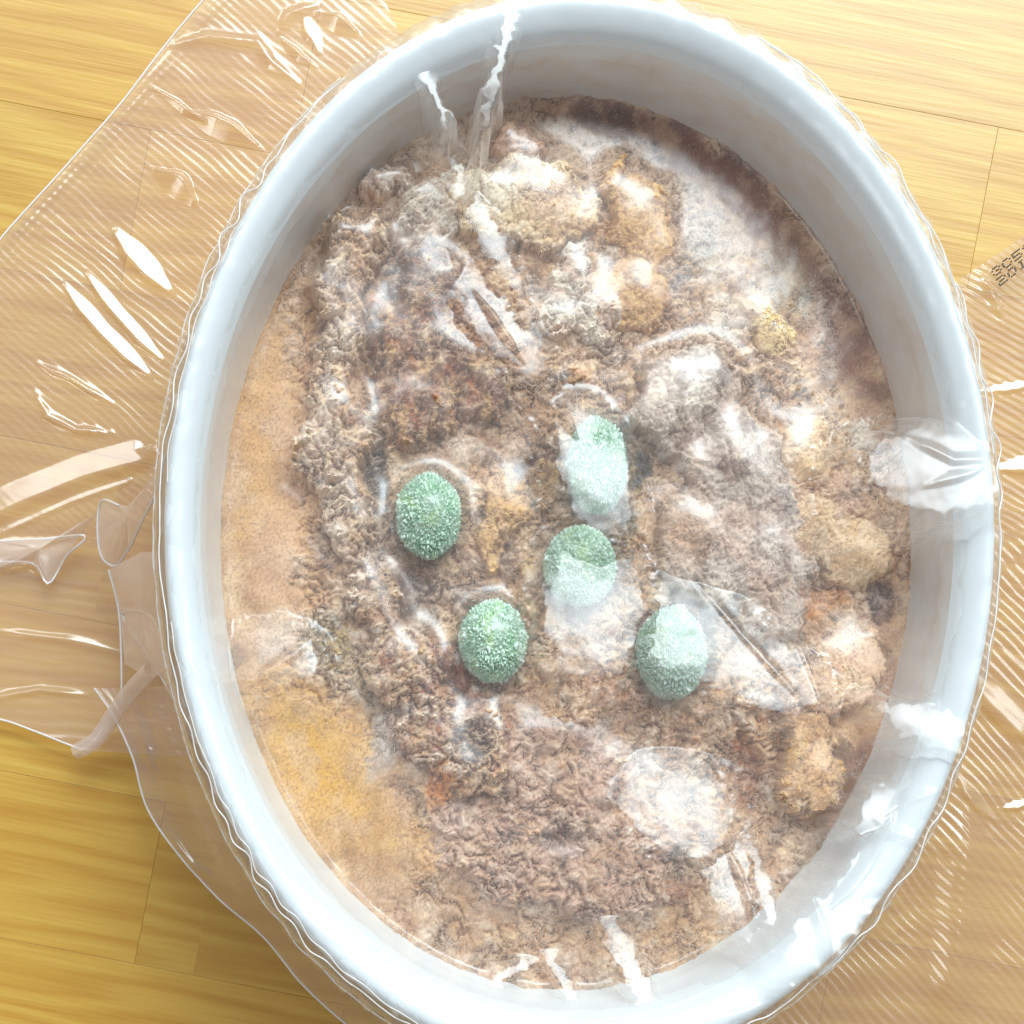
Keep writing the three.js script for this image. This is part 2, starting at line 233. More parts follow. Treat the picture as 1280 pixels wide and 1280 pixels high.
// pieces that lie in the stew; ovals in px, rise and amp in mm
const PIECES = [
  { name: 'beef_chunk', category: 'beef chunk', label: 'warm brown shredded beef with golden fibres, between the frosted crust and the long film crease', ovals: [[530, 400, 84, 130, -6], [580, 450, 70, 90, -14], [520, 510, 60, 60]], rise: 3.4, amp: 2.4, s: 1.0, edge: 0.3, frost: 0.5, dir: [0.12, 1], fib: 1,
    color: (x, y) => { const c = C(132, 88, 56); mixTo(c, K.gold, 0.7 * ss(0.0, 0.4, n2(x / 15 + 3, y / 30) + 0.4 * n2(x / 6, y / 9))); mixTo(c, K.rust, 0.7 * ss(0.05, 0.4, n2(x / 20, y / 34 + 6))); mixTo(c, K.brown, 0.7 * ss(0, 0.6, oval(...warped(x, y), [500, 335, 44, 70, -12]))); mixTo(c, K.plum, 0.4 * ss(0, 0.6, oval(...warped(x, y), [590, 380, 70, 60, 30]))); return c; } },
  { name: 'beef_chunk', category: 'beef chunk', label: 'pale grey fibrous beef chunk right of the peas', ovals: [[860, 500, 75, 85, 20], [920, 600, 75, 130, -28], [955, 720, 62, 110, -18], [880, 690, 70, 90, -20]], rise: 4.4, amp: 2.0, s: 0.9, edge: 0.25, frost: 0.55, dir: [0.42, 0.9], fib: 1.5,
    color: (x, y) => { const c = [...K.grey]; mixTo(c, K.pink, 0.6 * ss(-0.2, 0.4, n2(x / 50, y / 70))); mixTo(c, K.white, 0.6 * ss(0.1, 0.6, oval(x, y, [840, 500, 60, 60]))); mixTo(c, K.brown, 0.75 * ss(0.15, 0.5, n2(x / 26 + 3, y / 44 + 2) + 0.3 * n2(x / 9, y / 9))); mixTo(c, K.tan, 0.6 * ss(0, 0.7, oval(x, y, [850, 650, 50, 90]))); return c; } },
  { name: 'beef_chunk', category: 'beef chunk', label: 'long coarse beef strip with frosted crust curving down the left side of the stew', ovals: [[446, 320, 40, 60, 20], [424, 420, 40, 110, 6], [414, 550, 48, 100, 0], [440, 650, 44, 80, -14], [468, 750, 38, 66, -20], [508, 835, 50, 80, -24], [550, 920, 62, 84, -24], [604, 940, 50, 70, 0]], rise: 4.6, amp: 2.9, s: 0.85, edge: 0.3, frost: 0.95,
    color: (x, y) => { const c = [...K.tan], low = ss(700, 860, y); mixTo(c, K.rust, (0.25 + 0.65 * low) * ss(-0.1, 0.35, n2(x / 24 + 7, y / 40) - 0.05)); mixTo(c, C(200, 184, 172), 0.6 * (1 - low) * ss(0.3, -0.2, (x - 425) / 60 + 0.3 * n2(x / 30, y / 30))); mixTo(c, K.cream, 0.55 * ss(0.1, 0.4, n2(x / 18, y / 28 + 7))); mixTo(c, K.orange, 0.85 * ss(0, 0.7, oval(...warped(x, y), [548, 985, 26, 34, -15]))); mixTo(c, K.brown, 0.7 * ss(0, 0.6, oval(...warped(x, y), [585, 925, 34, 46, 30]))); return c; } },
  { name: 'beef_chunk', category: 'beef chunk', label: 'broad pinkish brown minced beef piece below the peas', ovals: [[700, 960, 120, 90, 10], [650, 1060, 150, 80, 10], [760, 1080, 110, 90, 0]], rise: 2.6, amp: 2.0, s: 0.95, edge: 0.4, frost: 0.6,
    color: (x, y) => { const c = [...K.pink]; mixTo(c, K.tan, 0.6 * ss(-0.2, 0.4, n2(x / 40, y / 40 + 3))); mixTo(c, K.plum, 0.5 * ss(0.1, 0.5, n2(x / 34 + 9, y / 34))); mixTo(c, K.brown, 0.6 * ss(0, 0.7, oval(...warped(x, y), [705, 1050, 52, 26]))); return c; } },
  { name: 'potato_slice', category: 'potato slice', label: 'smooth cream potato slice at the top beside the long film crease', ovals: [[665, 255, 100, 58, 14], [620, 250, 60, 50]], rise: 4.0, amp: 0.9, s: 1.1, edge: 0.14, frost: 0.5,
    color: (x, y) => { const c = [...K.cream]; mixTo(c, K.pink, 0.5 * ss(0, 0.6, oval(x, y, [690, 250, 50, 40]))); mixTo(c, K.gold, 0.7 * ss(0, 0.5, oval(x, y, [720, 295, 60, 22]))); mixTo(c, K.white, 0.5 * ss(0, 0.6, oval(x, y, [610, 240, 60, 40]))); return c; } },
  { name: 'potato_chunk', category: 'potato chunk', label: 'golden tan smooth potato chunk at the lower right edge of the stew', ovals: [[1010, 965, 42, 66, 0], [1000, 940, 32, 50, 10]], rise: 5.0, amp: 0.7, s: 0.8, edge: 0.16, frost: 0.25, color: (x, y) => { const c = C(198, 154, 106); mixTo(c, K.cream, 0.35 * ss(-0.3, 0.4, n2(x / 25, y / 40))); return c; } },
  { name: 'potato_chunk', category: 'potato chunk', label: 'small golden chunk with a dark slanting crease between the upper two peas', ovals: [[632, 630, 38, 46, 0], [620, 680, 30, 44], [690, 600, 40, 40]], rise: 2.6, amp: 1.0, s: 0.9, edge: 0.25, frost: 0.3, color: (x, y) => { const c = [...K.gold]; mixTo(c, K.brown, 0.55 * ss(0, 0.6, oval(x, y, [690, 610, 50, 60]))); mixTo(c, K.brown, 0.9 * ss(0.1, 0.6, oval(...warped(x, y, 0.5), [652, 588, 12, 36, 38]))); return c; } },
  { name: 'meat_shred', category: 'meat shred', label: 'golden stringy shred fanning down right of the potato slice', ovals: [[800, 290, 44, 76, -10], [790, 370, 60, 56, 0], [765, 230, 16, 40]], rise: 3.0, amp: 1.3, s: 0.8, edge: 0.3, frost: 0.3, dir: [0.12, 1], fib: 1.4, color: (x, y) => { const c = [...K.gold]; mixTo(c, K.tan, 0.6 * ss(0.4, 0.7, fibre(x, y, 0.15, 1, 0.8))); mixTo(c, K.rust, 0.4 * ss(0.1, 0.5, n2(x / 20, y / 22 + 2)) * ss(320, 380, y)); return c; } },
  { name: 'meat_shred', category: 'meat shred', label: 'tan shred of fine needle fibres at the right edge beside the grey beef', ovals: [[1065, 690, 58, 52, 20], [1010, 660, 40, 46], [1005, 560, 40, 60]], rise: 2.4, amp: 1.0, s: 0.7, edge: 0.3, frost: 0.35, dir: [0.8, -0.6], fib: 1.5, color: (x, y) => { const c = C(204, 174, 140); mixTo(c, K.gold, 0.5 * ss(0.1, 0.5, n2(x / 30, y / 30))); return c; } },
  { name: 'potato_slice', category: 'potato slice', label: 'smooth pinkish tan slice on the right under the dark brown notch', ovals: [[1062, 832, 58, 62, 10], [1030, 860, 40, 50]], rise: 2.2, amp: 0.6, s: 1, edge: 0.25, frost: 0.35, color: (x, y) => { const c = C(206, 168, 138); mixTo(c, K.cream, 0.4 * ss(-0.2, 0.4, n2(x / 30, y / 30 + 8))); return c; } },
  { name: 'meat_lump', category: 'meat lump', label: 'white frosted lump below the potato slice at the tip of the long crease', ovals: [[712, 345, 46, 42], [745, 400, 40, 40], [690, 390, 34, 40]], rise: 3.0, amp: 1.8, s: 0.9, edge: 0.35, frost: 0.9, color: (x, y) => { const c = [...K.frost]; mixTo(c, K.pink, 0.6 * ss(-0.1, 0.4, n2(x / 24, y / 24))); return c; } },
  { name: 'meat_lump', category: 'meat lump', label: 'small reddish brown lump behind the potato slice at the top', ovals: [[645, 182, 40, 27, 8]], rise: 2.4, amp: 0.9, s: 0.9, edge: 0.35, frost: 0.25, color: () => C(176, 132, 106) },
  { name: 'meat_lump', category: 'meat lump', label: 'whitish frosted crust left of the long crease, above the dark beef', ovals: [[545, 255, 66, 46, -20], [480, 225, 40, 32]], rise: 2.6, amp: 1.7, s: 0.9, edge: 0.4, frost: 0.95, color: (x, y) => { const c = [...K.frost]; mixTo(c, K.pink, 0.5 * ss(-0.1, 0.4, n2(x / 24 + 5, y / 24))); return c; } },
  { name: 'onion_slice', category: 'onion slice', label: 'blurred cream slice standing out of the upper right of the stew', ovals: [[965, 418, 30, 50, -10]], rise: 2.2, amp: 0.4, s: 1, edge: 0.4, frost: 0.3, color: () => C(214, 184, 140) },
];
const cellTone = (x, y) => n2(x / 30 + 2, y / 30 + 4);
function pieceMask(p, px, py) {
  const [wx, wy] = warped(px, py, p.amp > 1.2 ? 1.1 : 0.85);
  let m = -1; for (const o of p.ovals) m = Math.max(m, oval(wx, wy, o));
  return m;
}
function pieceGrain(p, px, py) { const g = grain(px + 300 * p.id, py, p.s); return p.dir ? lerp(g, fibre(px + 14 * n2(px / 24, py / 24), py, p.dir[0], p.dir[1], 1) * 0.9, p.fib === 1 ? 0.22 : 0.5) : g; }
function pieceHeight(p, m, g, px, py) {
  const k = ss(-0.02, p.edge, m) * (0.8 + 0.2 * ss(0, 0.8, m));
  return FY - 1.2 + (p.rise + 2.4 + 0.9 * n2(px / 60 + p.id * 7, py / 60)) * k + 1.25 * p.amp * (g - 0.42) * Math.min(1, k * 1.6) - dipAt(px, py);
}
PIECES.forEach((p, i) => { p.id = i + 1; p.rise *= 0.95; });
const PEAS = [
  { at: [536, 643], r: [40, 53], label: 'round frosty green pea left of the golden chunk' }, { at: [617, 801], r: [42, 51], label: 'light green pea with a dark shadow, lowest left of the five' },
  { at: [748, 580], r: [37, 60], label: 'green pea half hidden by a white film tent, topmost of the five' }, { at: [727, 706], r: [44, 50], label: 'green pea under the glossy film pouch in the middle of the bowl' },
  { at: [842, 816], r: [43, 58], label: 'dark green pea at the lower right partly covered by a shiny film patch' },
];
for (const p of PEAS) { p.y = 31.4; const s = scaleAt(33), [x, z] = P(p.at[0], p.at[1], 33); Object.assign(p, { x, z, a: p.r[0] * s, b: p.r[1] * s, h: 5.0 }); }

const foodMaterial = new THREE.MeshPhysicalMaterial({ vertexColors: true, roughness: 0.82, specularIntensity: 0.5 });
function relief(name, x0, x1, z0, z1, cell, fn, parent) {   // fn(x, z) -> null or [y, colour]
  const nx = Math.ceil((x1 - x0) / cell), nz = Math.ceil((z1 - z0) / cell), id = new Int32Array((nx + 1) * (nz + 1)).fill(-1), pos = [], col = [], idx = [];
  for (let j = 0; j <= nz; j++) for (let i = 0; i <= nx; i++) {
    const x = x0 + i * cell, z = z0 + j * cell, v = fn(x, z); if (!v) continue;
    id[j * (nx + 1) + i] = pos.length / 3; pos.push(x, v[0], z); col.push(Math.min(0.84, v[1][0] * 1.26), Math.min(0.82, v[1][1] * 1.24), Math.min(0.8, v[1][2] * 1.18));
  }
  for (let j = 0; j < nz; j++) for (let i = 0; i < nx; i++) {
    const a = id[j * (nx + 1) + i], b = id[j * (nx + 1) + i + 1], c = id[(j + 1) * (nx + 1) + i], d = id[(j + 1) * (nx + 1) + i + 1];
    if (a >= 0 && b >= 0 && c >= 0) idx.push(a, c, b);
    if (b >= 0 && c >= 0 && d >= 0) idx.push(b, c, d);
  }
  return mesh(name, geo(pos, idx, col), foodMaterial, parent);
}
{
  const o = relief('frozen_stew', CX - 61, CX + 61, CZ - 78, CZ + 78, 0.2, (x, z) => {
    if (rEll(x, z) > 76.6) return null;
    const [px, py] = fpx(x, z), y = baseHeight(x, z);
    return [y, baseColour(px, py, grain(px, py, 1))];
  });
  tag(o, 'frosty brown stew with orange broth filling the white bowl', 'stew');
}
for (const p of PIECES) {
  let x0 = 1e9, x1 = -1e9, z0 = 1e9, z1 = -1e9;
  for (const [cx, cy, rx, ry] of p.ovals) { const R = Math.max(rx, ry) + 26, a = P(cx - R, cy - R, 30), b = P(cx + R, cy + R, 30); x0 = Math.min(x0, a[0]); z0 = Math.min(z0, a[1]); x1 = Math.max(x1, b[0]); z1 = Math.max(z1, b[1]); }
  const o = relief(p.name, x0, x1, z0, z1, 0.2, (x, z) => {
    const [px, py] = fpx(x, z), m = pieceMask(p, px, py);
    if (m < -0.03 || rEll(x, z) > 75.4) return null;
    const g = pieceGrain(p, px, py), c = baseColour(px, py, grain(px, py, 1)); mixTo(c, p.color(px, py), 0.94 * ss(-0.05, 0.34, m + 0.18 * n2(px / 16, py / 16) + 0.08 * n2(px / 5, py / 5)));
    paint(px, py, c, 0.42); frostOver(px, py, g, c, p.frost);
    return [pieceHeight(p, m, g, px, py), c];
  });
  tag(o, p.label, p.category);
}
// needles of ice that stand on the stew, too many to count
{
  const r = rng(5), N = 70000, g = new THREE.BoxGeometry(0.085 * MM, 0.085 * MM, 0.7 * MM), im = new THREE.InstancedMesh(g, new THREE.MeshPhysicalMaterial({ roughness: 0.7 }), N + 13000), m = new THREE.Matrix4(), q = new THREE.Quaternion(), e = new THREE.Euler(), col = new THREE.Color(), v = new THREE.Vector3(), sc = new THREE.Vector3();
  let n = 0;
  while (n < N) {
    const x = CX + (r() * 2 - 1) * 58.5, z = CZ + (r() * 2 - 1) * 75.5; if (rEll(x, z) > 75.3) continue;
    const [px, py] = fpx(x, z), dens = 0.18 + 0.82 * ss(-0.3, 0.4, n2(px / 38 + 21, py / 38) + 0.5 * n2(px / 13, py / 13 + 5)); if (r() > dens * (1 - 0.85 * smoothAt(px, py))) continue;
    let y = baseHeight(x, z), c = null, fr = 0.5;
    for (const p of PIECES) { const k = pieceMask(p, px, py); if (k < 0) continue; const h = pieceHeight(p, k, pieceGrain(p, px, py), px, py); if (h > y) { y = h; c = p; fr = p.frost; } }
    const cc = c ? c.color(px, py) : baseColour(px, py, 0.45); mixTo(cc, K.frost, r() * (0.25 + 0.6 * fr));
    const w = 0.85 + 0.35 * r(); im.setColorAt(n, col.setRGB(Math.min(0.85, cc[0] * w * 1.26), Math.min(0.82, cc[1] * w * 1.24), Math.min(0.8, cc[2] * w * 1.18)));
    e.set((r() - 0.5) * 1.5, n2(px / 25 + 9, py / 25) * 4 + (r() - 0.5) * 1.6, 0, 'YXZ');
    im.setMatrixAt(n++, m.compose(v.set(x * MM, (y + 0.06) * MM, z * MM), q.setFromEuler(e), sc.set(0.7 + r() * 0.6, 0.7 + r() * 0.6, 0.4 + r() * 0.8)));
  }
  for (const [k, p] of PEAS.entries()) for (let i = 0; i < 1900; i++) {      // the peas are furred with it too
    const u = r() * 2 - 0.6, a = r() * 6.2832, h = clamp(u, -0.5, 1), w = Math.sqrt(1 - h * h), dx = w * Math.cos(a), dz = w * Math.sin(a), pale = r();
    v.set((p.x + dx * p.a * 0.99) * MM, (p.y + h * p.h * 0.99) * MM, (p.z + dz * p.b * 0.99) * MM);
    e.set(-Math.asin(h) * 0.8 + (r() - 0.5), Math.atan2(dx, dz) + (r() - 0.5), 0, 'YXZ');
    const cc = C(130, 178, 142); mixTo(cc, C(226, 240, 230), pale * pale); im.setColorAt(n, col.setRGB(...cc));
    im.setMatrixAt(n++, m.compose(v, q.setFromEuler(e), sc.set(0.8, 0.8, 0.5 + r() * 0.5)));
  }
  im.name = 'frost_crystals'; im.userData.kind = 'stuff'; im.castShadow = im.receiveShadow = true; scene.add(im);
  tag(im, 'fine pale frost needles growing all over the frozen stew', 'frost');
}
// green peas
{
  const ico = new THREE.IcosahedronGeometry(1, 52), src = ico.attributes.position;
  const peaMat = new THREE.MeshPhysicalMaterial({ vertexColors: true, roughness: 0.75, specularIntensity: 0.5, sheen: 0.4, sheenColor: new THREE.Color(0.8, 1, 0.9), sheenRoughness: 0.6 });
  PEAS.forEach((p, k) => {
    const pos = new Float32Array(src.count * 3), col = new Float32Array(src.count * 3), O = k * 13.7, tone = [1, 1.04, 0.95, 0.97, 0.72][k];
    for (let i = 0; i < src.count; i++) {
      const x = src.getX(i), y = src.getY(i), z = src.getZ(i);
      const b = Math.abs(n3(x * 6 + O, y * 6, z * 6)) * 0.5 + Math.abs(n3(x * 12 + O, y * 12 + 3, z * 12)) * 0.8 + Math.abs(n3(x * 26, y * 26 + O, z * 26)) * 0.35;
      const r = 0.91 + 0.16 * b + 0.09 * n3(x * 1.5 + O, y * 1.6, z * 1.6);
      pos[3 * i] = x * r * p.a; pos[3 * i + 1] = y * r * p.h; pos[3 * i + 2] = z * r * p.b;
      const c = C(146, 178, 146); mixTo(c, C(186, 210, 148), 0.6 * ss(0.0, 0.5, n3(x * 1.8 + O, y * 1.8 + 7, z * 1.8)));
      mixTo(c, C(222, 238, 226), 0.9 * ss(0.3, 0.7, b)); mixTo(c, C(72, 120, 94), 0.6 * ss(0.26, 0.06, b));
      const w = 0.55 + 0.45 * ss(-0.4, 0.35, y); for (let q = 0; q < 3; q++) col[3 * i + q] = c[q] * tone * (1 + 0 * w);
    }
    const g = geo(pos, Array.from({ length: src.count }, (_, i) => i), col, null, false);
    const o = mesh('green_pea', weld(g), peaMat);
    o.position.set(p.x * MM, p.y * MM, p.z * MM);
    tag(o, p.label, 'pea', 'green peas in the stew');
  });
}
function weld(g) {           // joins equal corners so that the surface shades smoothly
  const p = g.attributes.position.array, c = g.attributes.color.array, at = new Map(), pos = [], col = [], idx = [];
  for (let i = 0; i < p.length / 3; i++) {
    const k = Math.round(p[3 * i] * 1e7) + '_' + Math.round(p[3 * i + 1] * 1e7) + '_' + Math.round(p[3 * i + 2] * 1e7);
    let n = at.get(k);
    if (n === undefined) { n = pos.length / 3; at.set(k, n); pos.push(p[3 * i] / MM, p[3 * i + 1] / MM, p[3 * i + 2] / MM); col.push(c[3 * i], c[3 * i + 1], c[3 * i + 2]); }
    idx.push(n);
  }
  return geo(pos, idx, col);
}

// ------------------------------------------------------------------ the vacuum film: it spans rim and food, tugged into creases
const film = new THREE.MeshPhysicalMaterial({ color: 0xffffff, transmission: 0.935, thickness: 0, roughness: 0.3, ior: 1.66, side: THREE.DoubleSide });
const flapFilm = new THREE.MeshPhysicalMaterial({ color: new THREE.Color().setRGB(0.98, 0.92, 0.88), transmission: 0.88, thickness: 0, roughness: 0.2, ior: 1.8, side: THREE.DoubleSide });
const foldFilm = flapFilm.clone(); foldFilm.transmission = 0.74; foldFilm.roughness = 0.3;
const hemFilm = new THREE.MeshPhysicalMaterial({ color: new THREE.Color().setRGB(0.95, 0.92, 0.9), transmission: 0.3, thickness: 0, roughness: 0.25, ior: 1.6, side: THREE.DoubleSide });
const bag = group('vacuum_bag');
tag(bag, 'clear ribbed plastic vacuum bag shrunk over the bowl with loose flaps', 'plastic bag');

// height field of what lies under the film, widened, smoothed and read back as a cubic spline
const Q = 0.5, QX0 = CX - 72, QZ0 = CZ - 92, QNX = Math.ceil(144 / Q) + 1, QNZ = Math.ceil(184 / Q) + 1;
let field = new Float32Array(QNX * QNZ);
for (let j = 0; j < QNZ; j++) for (let i = 0; i < QNX; i++) {
  const x = QX0 + i * Q, z = QZ0 + j * Q, r = rEll(x, z);
  let y = Math.max(bowlY(Math.min(r, 84.6)), r < 76 ? FY + 2 * (1 - ss(50, 75, r)) + 0.6 : 0);
  if (r < 76) {
    const [px, py] = fpx(x, z);
    for (const p of PIECES) { const m = pieceMask(p, px, py); if (m > 0) y = Math.max(y, pieceHeight(p, m, 0.76, px, py)); }
    for (const p of PEAS) { const d = Math.hypot((x - p.x) / p.a, (z - p.z) / p.b); if (d < 1) y = Math.max(y, p.y + p.h * 1.02 * Math.sqrt(1 - d * d)); }
  }
  field[j * QNX + i] = y;
}
const passX = (f, w, op) => { const o = new Float32Array(f.length); for (let j = 0; j < QNZ; j++) for (let i = 0; i < QNX; i++) o[j * QNX + i] = op((k) => f[j * QNX + clamp(i + k, 0, QNX - 1)]); return o; };
const passZ = (f, w, op) => { const o = new Float32Array(f.length); for (let j = 0; j < QNZ; j++) for (let i = 0; i < QNX; i++) o[j * QNX + i] = op((k) => f[clamp(j + k, 0, QNZ - 1) * QNX + i]); return o; };
const sagged = (f, sag, w, soft) => {        // fills hollows the way a stretched film bridges them
  const S = sag * Q * Q, up = (at) => { let m = -1e9; for (let k = -w; k <= w; k++) m = Math.max(m, at(k) - S * k * k); return m; }, down = (at) => { let m = 1e9; for (let k = -w; k <= w; k++) m = Math.min(m, at(k) + S * k * k); return m; };
  const blur = (at) => { let s = 0, t = 0; for (let k = -3 * soft; k <= 3 * soft; k++) { const g = Math.exp(-k * k / (2 * soft * soft)); s += g * at(k); t += g; } return s / t; };
  let o = f; for (const op of [up, down, blur]) o = passZ(passX(o, 0, op), 0, op);
  return o;
};
const loose = sagged(field, 0.3, 24, 3), tight = sagged(field, 1.6, 12, 1);    // it clings closely in the corner along the wall
for (let j = 0; j < QNZ; j++) for (let i = 0; i < QNX; i++) { const k = ss(63, 69, rEll(QX0 + i * Q, QZ0 + j * Q)); field[j * QNX + i] = lerp(loose[j * QNX + i], tight[j * QNX + i], k); }
function fieldAt(x, z) {
  const u = (x - QX0) / Q, v = (z - QZ0) / Q, i = Math.floor(u), j = Math.floor(v), a = u - i, b = v - j;
  const w = (t) => [(1 - t) ** 3 / 6, (3 * t * t * t - 6 * t * t + 4) / 6, (-3 * t * t * t + 3 * t * t + 3 * t + 1) / 6, t * t * t / 6], wa = w(a), wb = w(b);
  let s = 0;
  for (let q = 0; q < 4; q++) for (let p = 0; p < 4; p++) s += wa[p] * wb[q] * field[clamp(j + q - 1, 0, QNZ - 1) * QNX + clamp(i + p - 1, 0, QNX - 1)];
  return s;
}
// creases: [[points in px], half width px, height mm]; the crease dies out at both ends
function creaseSum(list, px, py) {
  let s = 0;
  for (const c of list) {
    if (Array.isArray(c[0][0][0])) c[0] = c[0][0];
    const b = c.box ??= [Math.min(...c[0].map((p) => p[0])) - 3 * c[1], Math.min(...c[0].map((p) => p[1])) - 3 * c[1], Math.max(...c[0].map((p) => p[0])) + 3 * c[1], Math.max(...c[0].map((p) => p[1])) + 3 * c[1]];
    if (px < b[0] || py < b[1] || px > b[2] || py > b[3]) continue;
    const pts = c[0], lens = c.lens ??= pts.slice(1).map((p, i) => Math.hypot(p[0] - pts[i][0], p[1] - pts[i][1])), total = c.total ??= lens.reduce((a, q) => a + q, 0);
    let best = 1e9, where = 0, run = 0;
    for (let i = 0; i + 1 < pts.length; i++) {
      const ax = pts[i][0], ay = pts[i][1], dx = pts[i + 1][0] - ax, dy = pts[i + 1][1] - ay, t = clamp(((px - ax) * dx + (py - ay) * dy) / (dx * dx + dy * dy), 0, 1);
      const d = Math.hypot(px - ax - t * dx, py - ay - t * dy); if (d < best) { best = d; where = run + t * lens[i]; }
      run += lens[i];
    }
    const e = Math.min(where, total - where) / total, taper = c[3] ? 1 : 0.25 + 0.75 * ss(0, 0.25, e);
    s += c[2] * taper * Math.exp(-((best / (c[1] * (0.5 + 0.5 * taper))) ** 2));
  }
  return s;
}
// the tilt that a piece of film at that point needs to mirror a lamp into the lens, as a slope
function mirrorSlope(x, y, z, lamp) {
  const p = new THREE.Vector3(x, y, z).multiplyScalar(MM), H = new THREE.Vector3(...LAMPS[lamp].at).sub(p).normalize().add(camera.position.clone().sub(p).normalize()).normalize();
  return [-H.x / H.y, -H.z / H.y];
}
// flat-sided folds: [[points in px], half width px, height of the film there mm]; one side lies flat towards the window, the other drops steeply
function bandSum(list, px, py) {
  let s = 0, mask = 0;
  for (const c of list) {
    const pts = c[0], W = c[1], R = W * 3.2;
    const b = c.box ??= [Math.min(...pts.map((p) => p[0])) - R, Math.min(...pts.map((p) => p[1])) - R, Math.max(...pts.map((p) => p[0])) + R, Math.max(...pts.map((p) => p[1])) + R];
    if (px < b[0] || py < b[1] || px > b[2] || py > b[3]) continue;
    c.g ??= (() => {                             // the lamp that lies most nearly square to the fold
      const m = pts[pts.length >> 1], a = pts[0], b = pts[pts.length - 1], [x, z] = P(m[0], m[1], c[2]), L = Math.hypot(b[0] - a[0], b[1] - a[1]);
      return (c[4] || Object.keys(LAMPS)).map((n) => mirrorSlope(x, c[2], z, n)).map((g) => [Math.abs(-g[0] * (b[1] - a[1]) + g[1] * (b[0] - a[0])) / L / Math.hypot(...g), g]).sort((p, q) => q[0] - p[0])[0][1];
    })();
    let best = 1e9, d = 0, slope = 0, run = 0, where = 0, total = 0;
    for (let i = 0; i + 1 < pts.length; i++) {
      const ax = pts[i][0], ay = pts[i][1], dx = pts[i + 1][0] - ax, dy = pts[i + 1][1] - ay, L = Math.hypot(dx, dy), t = clamp(((px - ax) * dx + (py - ay) * dy) / (L * L), 0, 1), e = Math.hypot(px - ax - t * dx, py - ay - t * dy);
      if (e < best) { best = e; where = run + t * L; let nx = -dy / L, ny = dx / L; if (c.g[0] * nx + c.g[1] * ny > 0) { nx = -nx; ny = -ny; } d = Math.sign((px - ax) * nx + (py - ay) * ny) * e; slope = c.g[0] * nx + c.g[1] * ny; }
      run += L;
    }
    total = run;
    const e = Math.min(where, total - where) / Math.min(total, 90), taper = c[3] ? 1 : 0.35 + 0.65 * ss(0, 0.5, e), w = W * taper, k = Math.abs(slope) * scaleAt(c[2]);
    let h = 0;                                   // d runs towards the lamp
    if (d > w) h = 0; else if (d > -w) h = k * (w - d); else h = k * 2 * w * (1 - ss(w, w * 2.1, -d));
    s += h * (c[3] ? 1 : ss(-0.02, 0.1, e)); mask = Math.max(mask, 1 - ss(w, w * 1.6, Math.abs(d)));
  }
  return [s, mask];
}
// tents: patches of film pulled flat that face a lamp: [cx, cy, rx, ry, deg, lamp, strength]
const TENTS = [
  [626, 388, 30, 76, -32, 'window', 1], [742, 588, 38, 78, -12, 'window', 1], [738, 762, 54, 76, 6, 'window', 1], [866, 788, 56, 60, 0, 'window', 1], [930, 832, 80, 42, 28, 'window', 1],
  [846, 1000, 56, 66, -30, 'window', 1], [908, 1085, 30, 84, -22, 'window', 0.95], [1140, 600, 66, 48, 0, 'window', 1], [1140, 908, 50, 22, 22, 'window', 1], [335, 822, 50, 36, 0, 'ceiling', 1], [785, 1200, 13, 66, -20, 'window', 1], [1020, 1150, 66, 32, -40, 'window', 0.8], [592, 250, 15, 120, -27, 'window', 1], [540, 145, 8, 40, -22, 'window', 1], [624, 84, 8, 100, 14, 'window', 1], [952, 1128, 9, 72, -8, 'window', 1], [652, 1216, 10, 42, 58, 'window', 1], [706, 1226, 9, 36, -24, 'window', 1], [1080, 1010, 30, 14, -40, 'window', 1], [1050, 1095, 14, 54, 38, 'window', 0.9],
].map(([cx, cy, rx, ry, deg, lamp, k]) => {
  const [x, z] = P(cx, cy, 36), p = new THREE.Vector3(x, 36, z).multiplyScalar(MM), L = new THREE.Vector3(...LAMPS[lamp].at).sub(p).normalize(), V = camera.position.clone().sub(p).normalize(), H = L.add(V).normalize();
  const gx = -H.x / H.y * k, gz = -H.z / H.y * k;
  const ca = Math.cos(deg * Math.PI / 180), sa = Math.sin(deg * Math.PI / 180), bow = (dx, dz) => { const u = dx * ca + dz * sa, v = -dx * sa + dz * ca; return 0.085 * (u * u / (rx * PX) + v * v / (ry * PX)); };
  let y = -1e9;
  for (let i = -6; i <= 6; i++) for (let j = -6; j <= 6; j++) {
    const px = cx + i / 6 * rx * 1.2, py = cy + j / 6 * ry * 1.2; if (oval(px, py, [cx, cy, rx * 1.15, ry * 1.15, deg]) < 0) continue;
    const [qx, qz] = P(px, py, 36); y = Math.max(y, fieldAt(qx, qz) - gx * (qx - x) - gz * (qz - z) + bow(qx - x, qz - z));
  }
  return { cx, cy, rx, ry, deg, x, z, gx, gz, bow, y: y + 0.1 };
});
function tented(y, x, z, px, py) {
  const wx = px + 9 * n2(px / 26, py / 26 + 3) + 5 * n2(px / 10 + 7, py / 10), wy = py + 9 * n2(px / 26 + 5, py / 26) + 5 * n2(px / 10, py / 10 + 7);
  for (const t of TENTS) {
    const o = oval(wx, wy, [t.cx, t.cy, t.rx * 1.9, t.ry * 1.9, t.deg]); if (o <= 0) continue;
    y = lerp(y, Math.max(y, t.y + t.gx * (x - t.x) + t.gz * (z - t.z) - t.bow(x - t.x, z - t.z)), ss(0, 0.4, o));
  }
  return y;
}
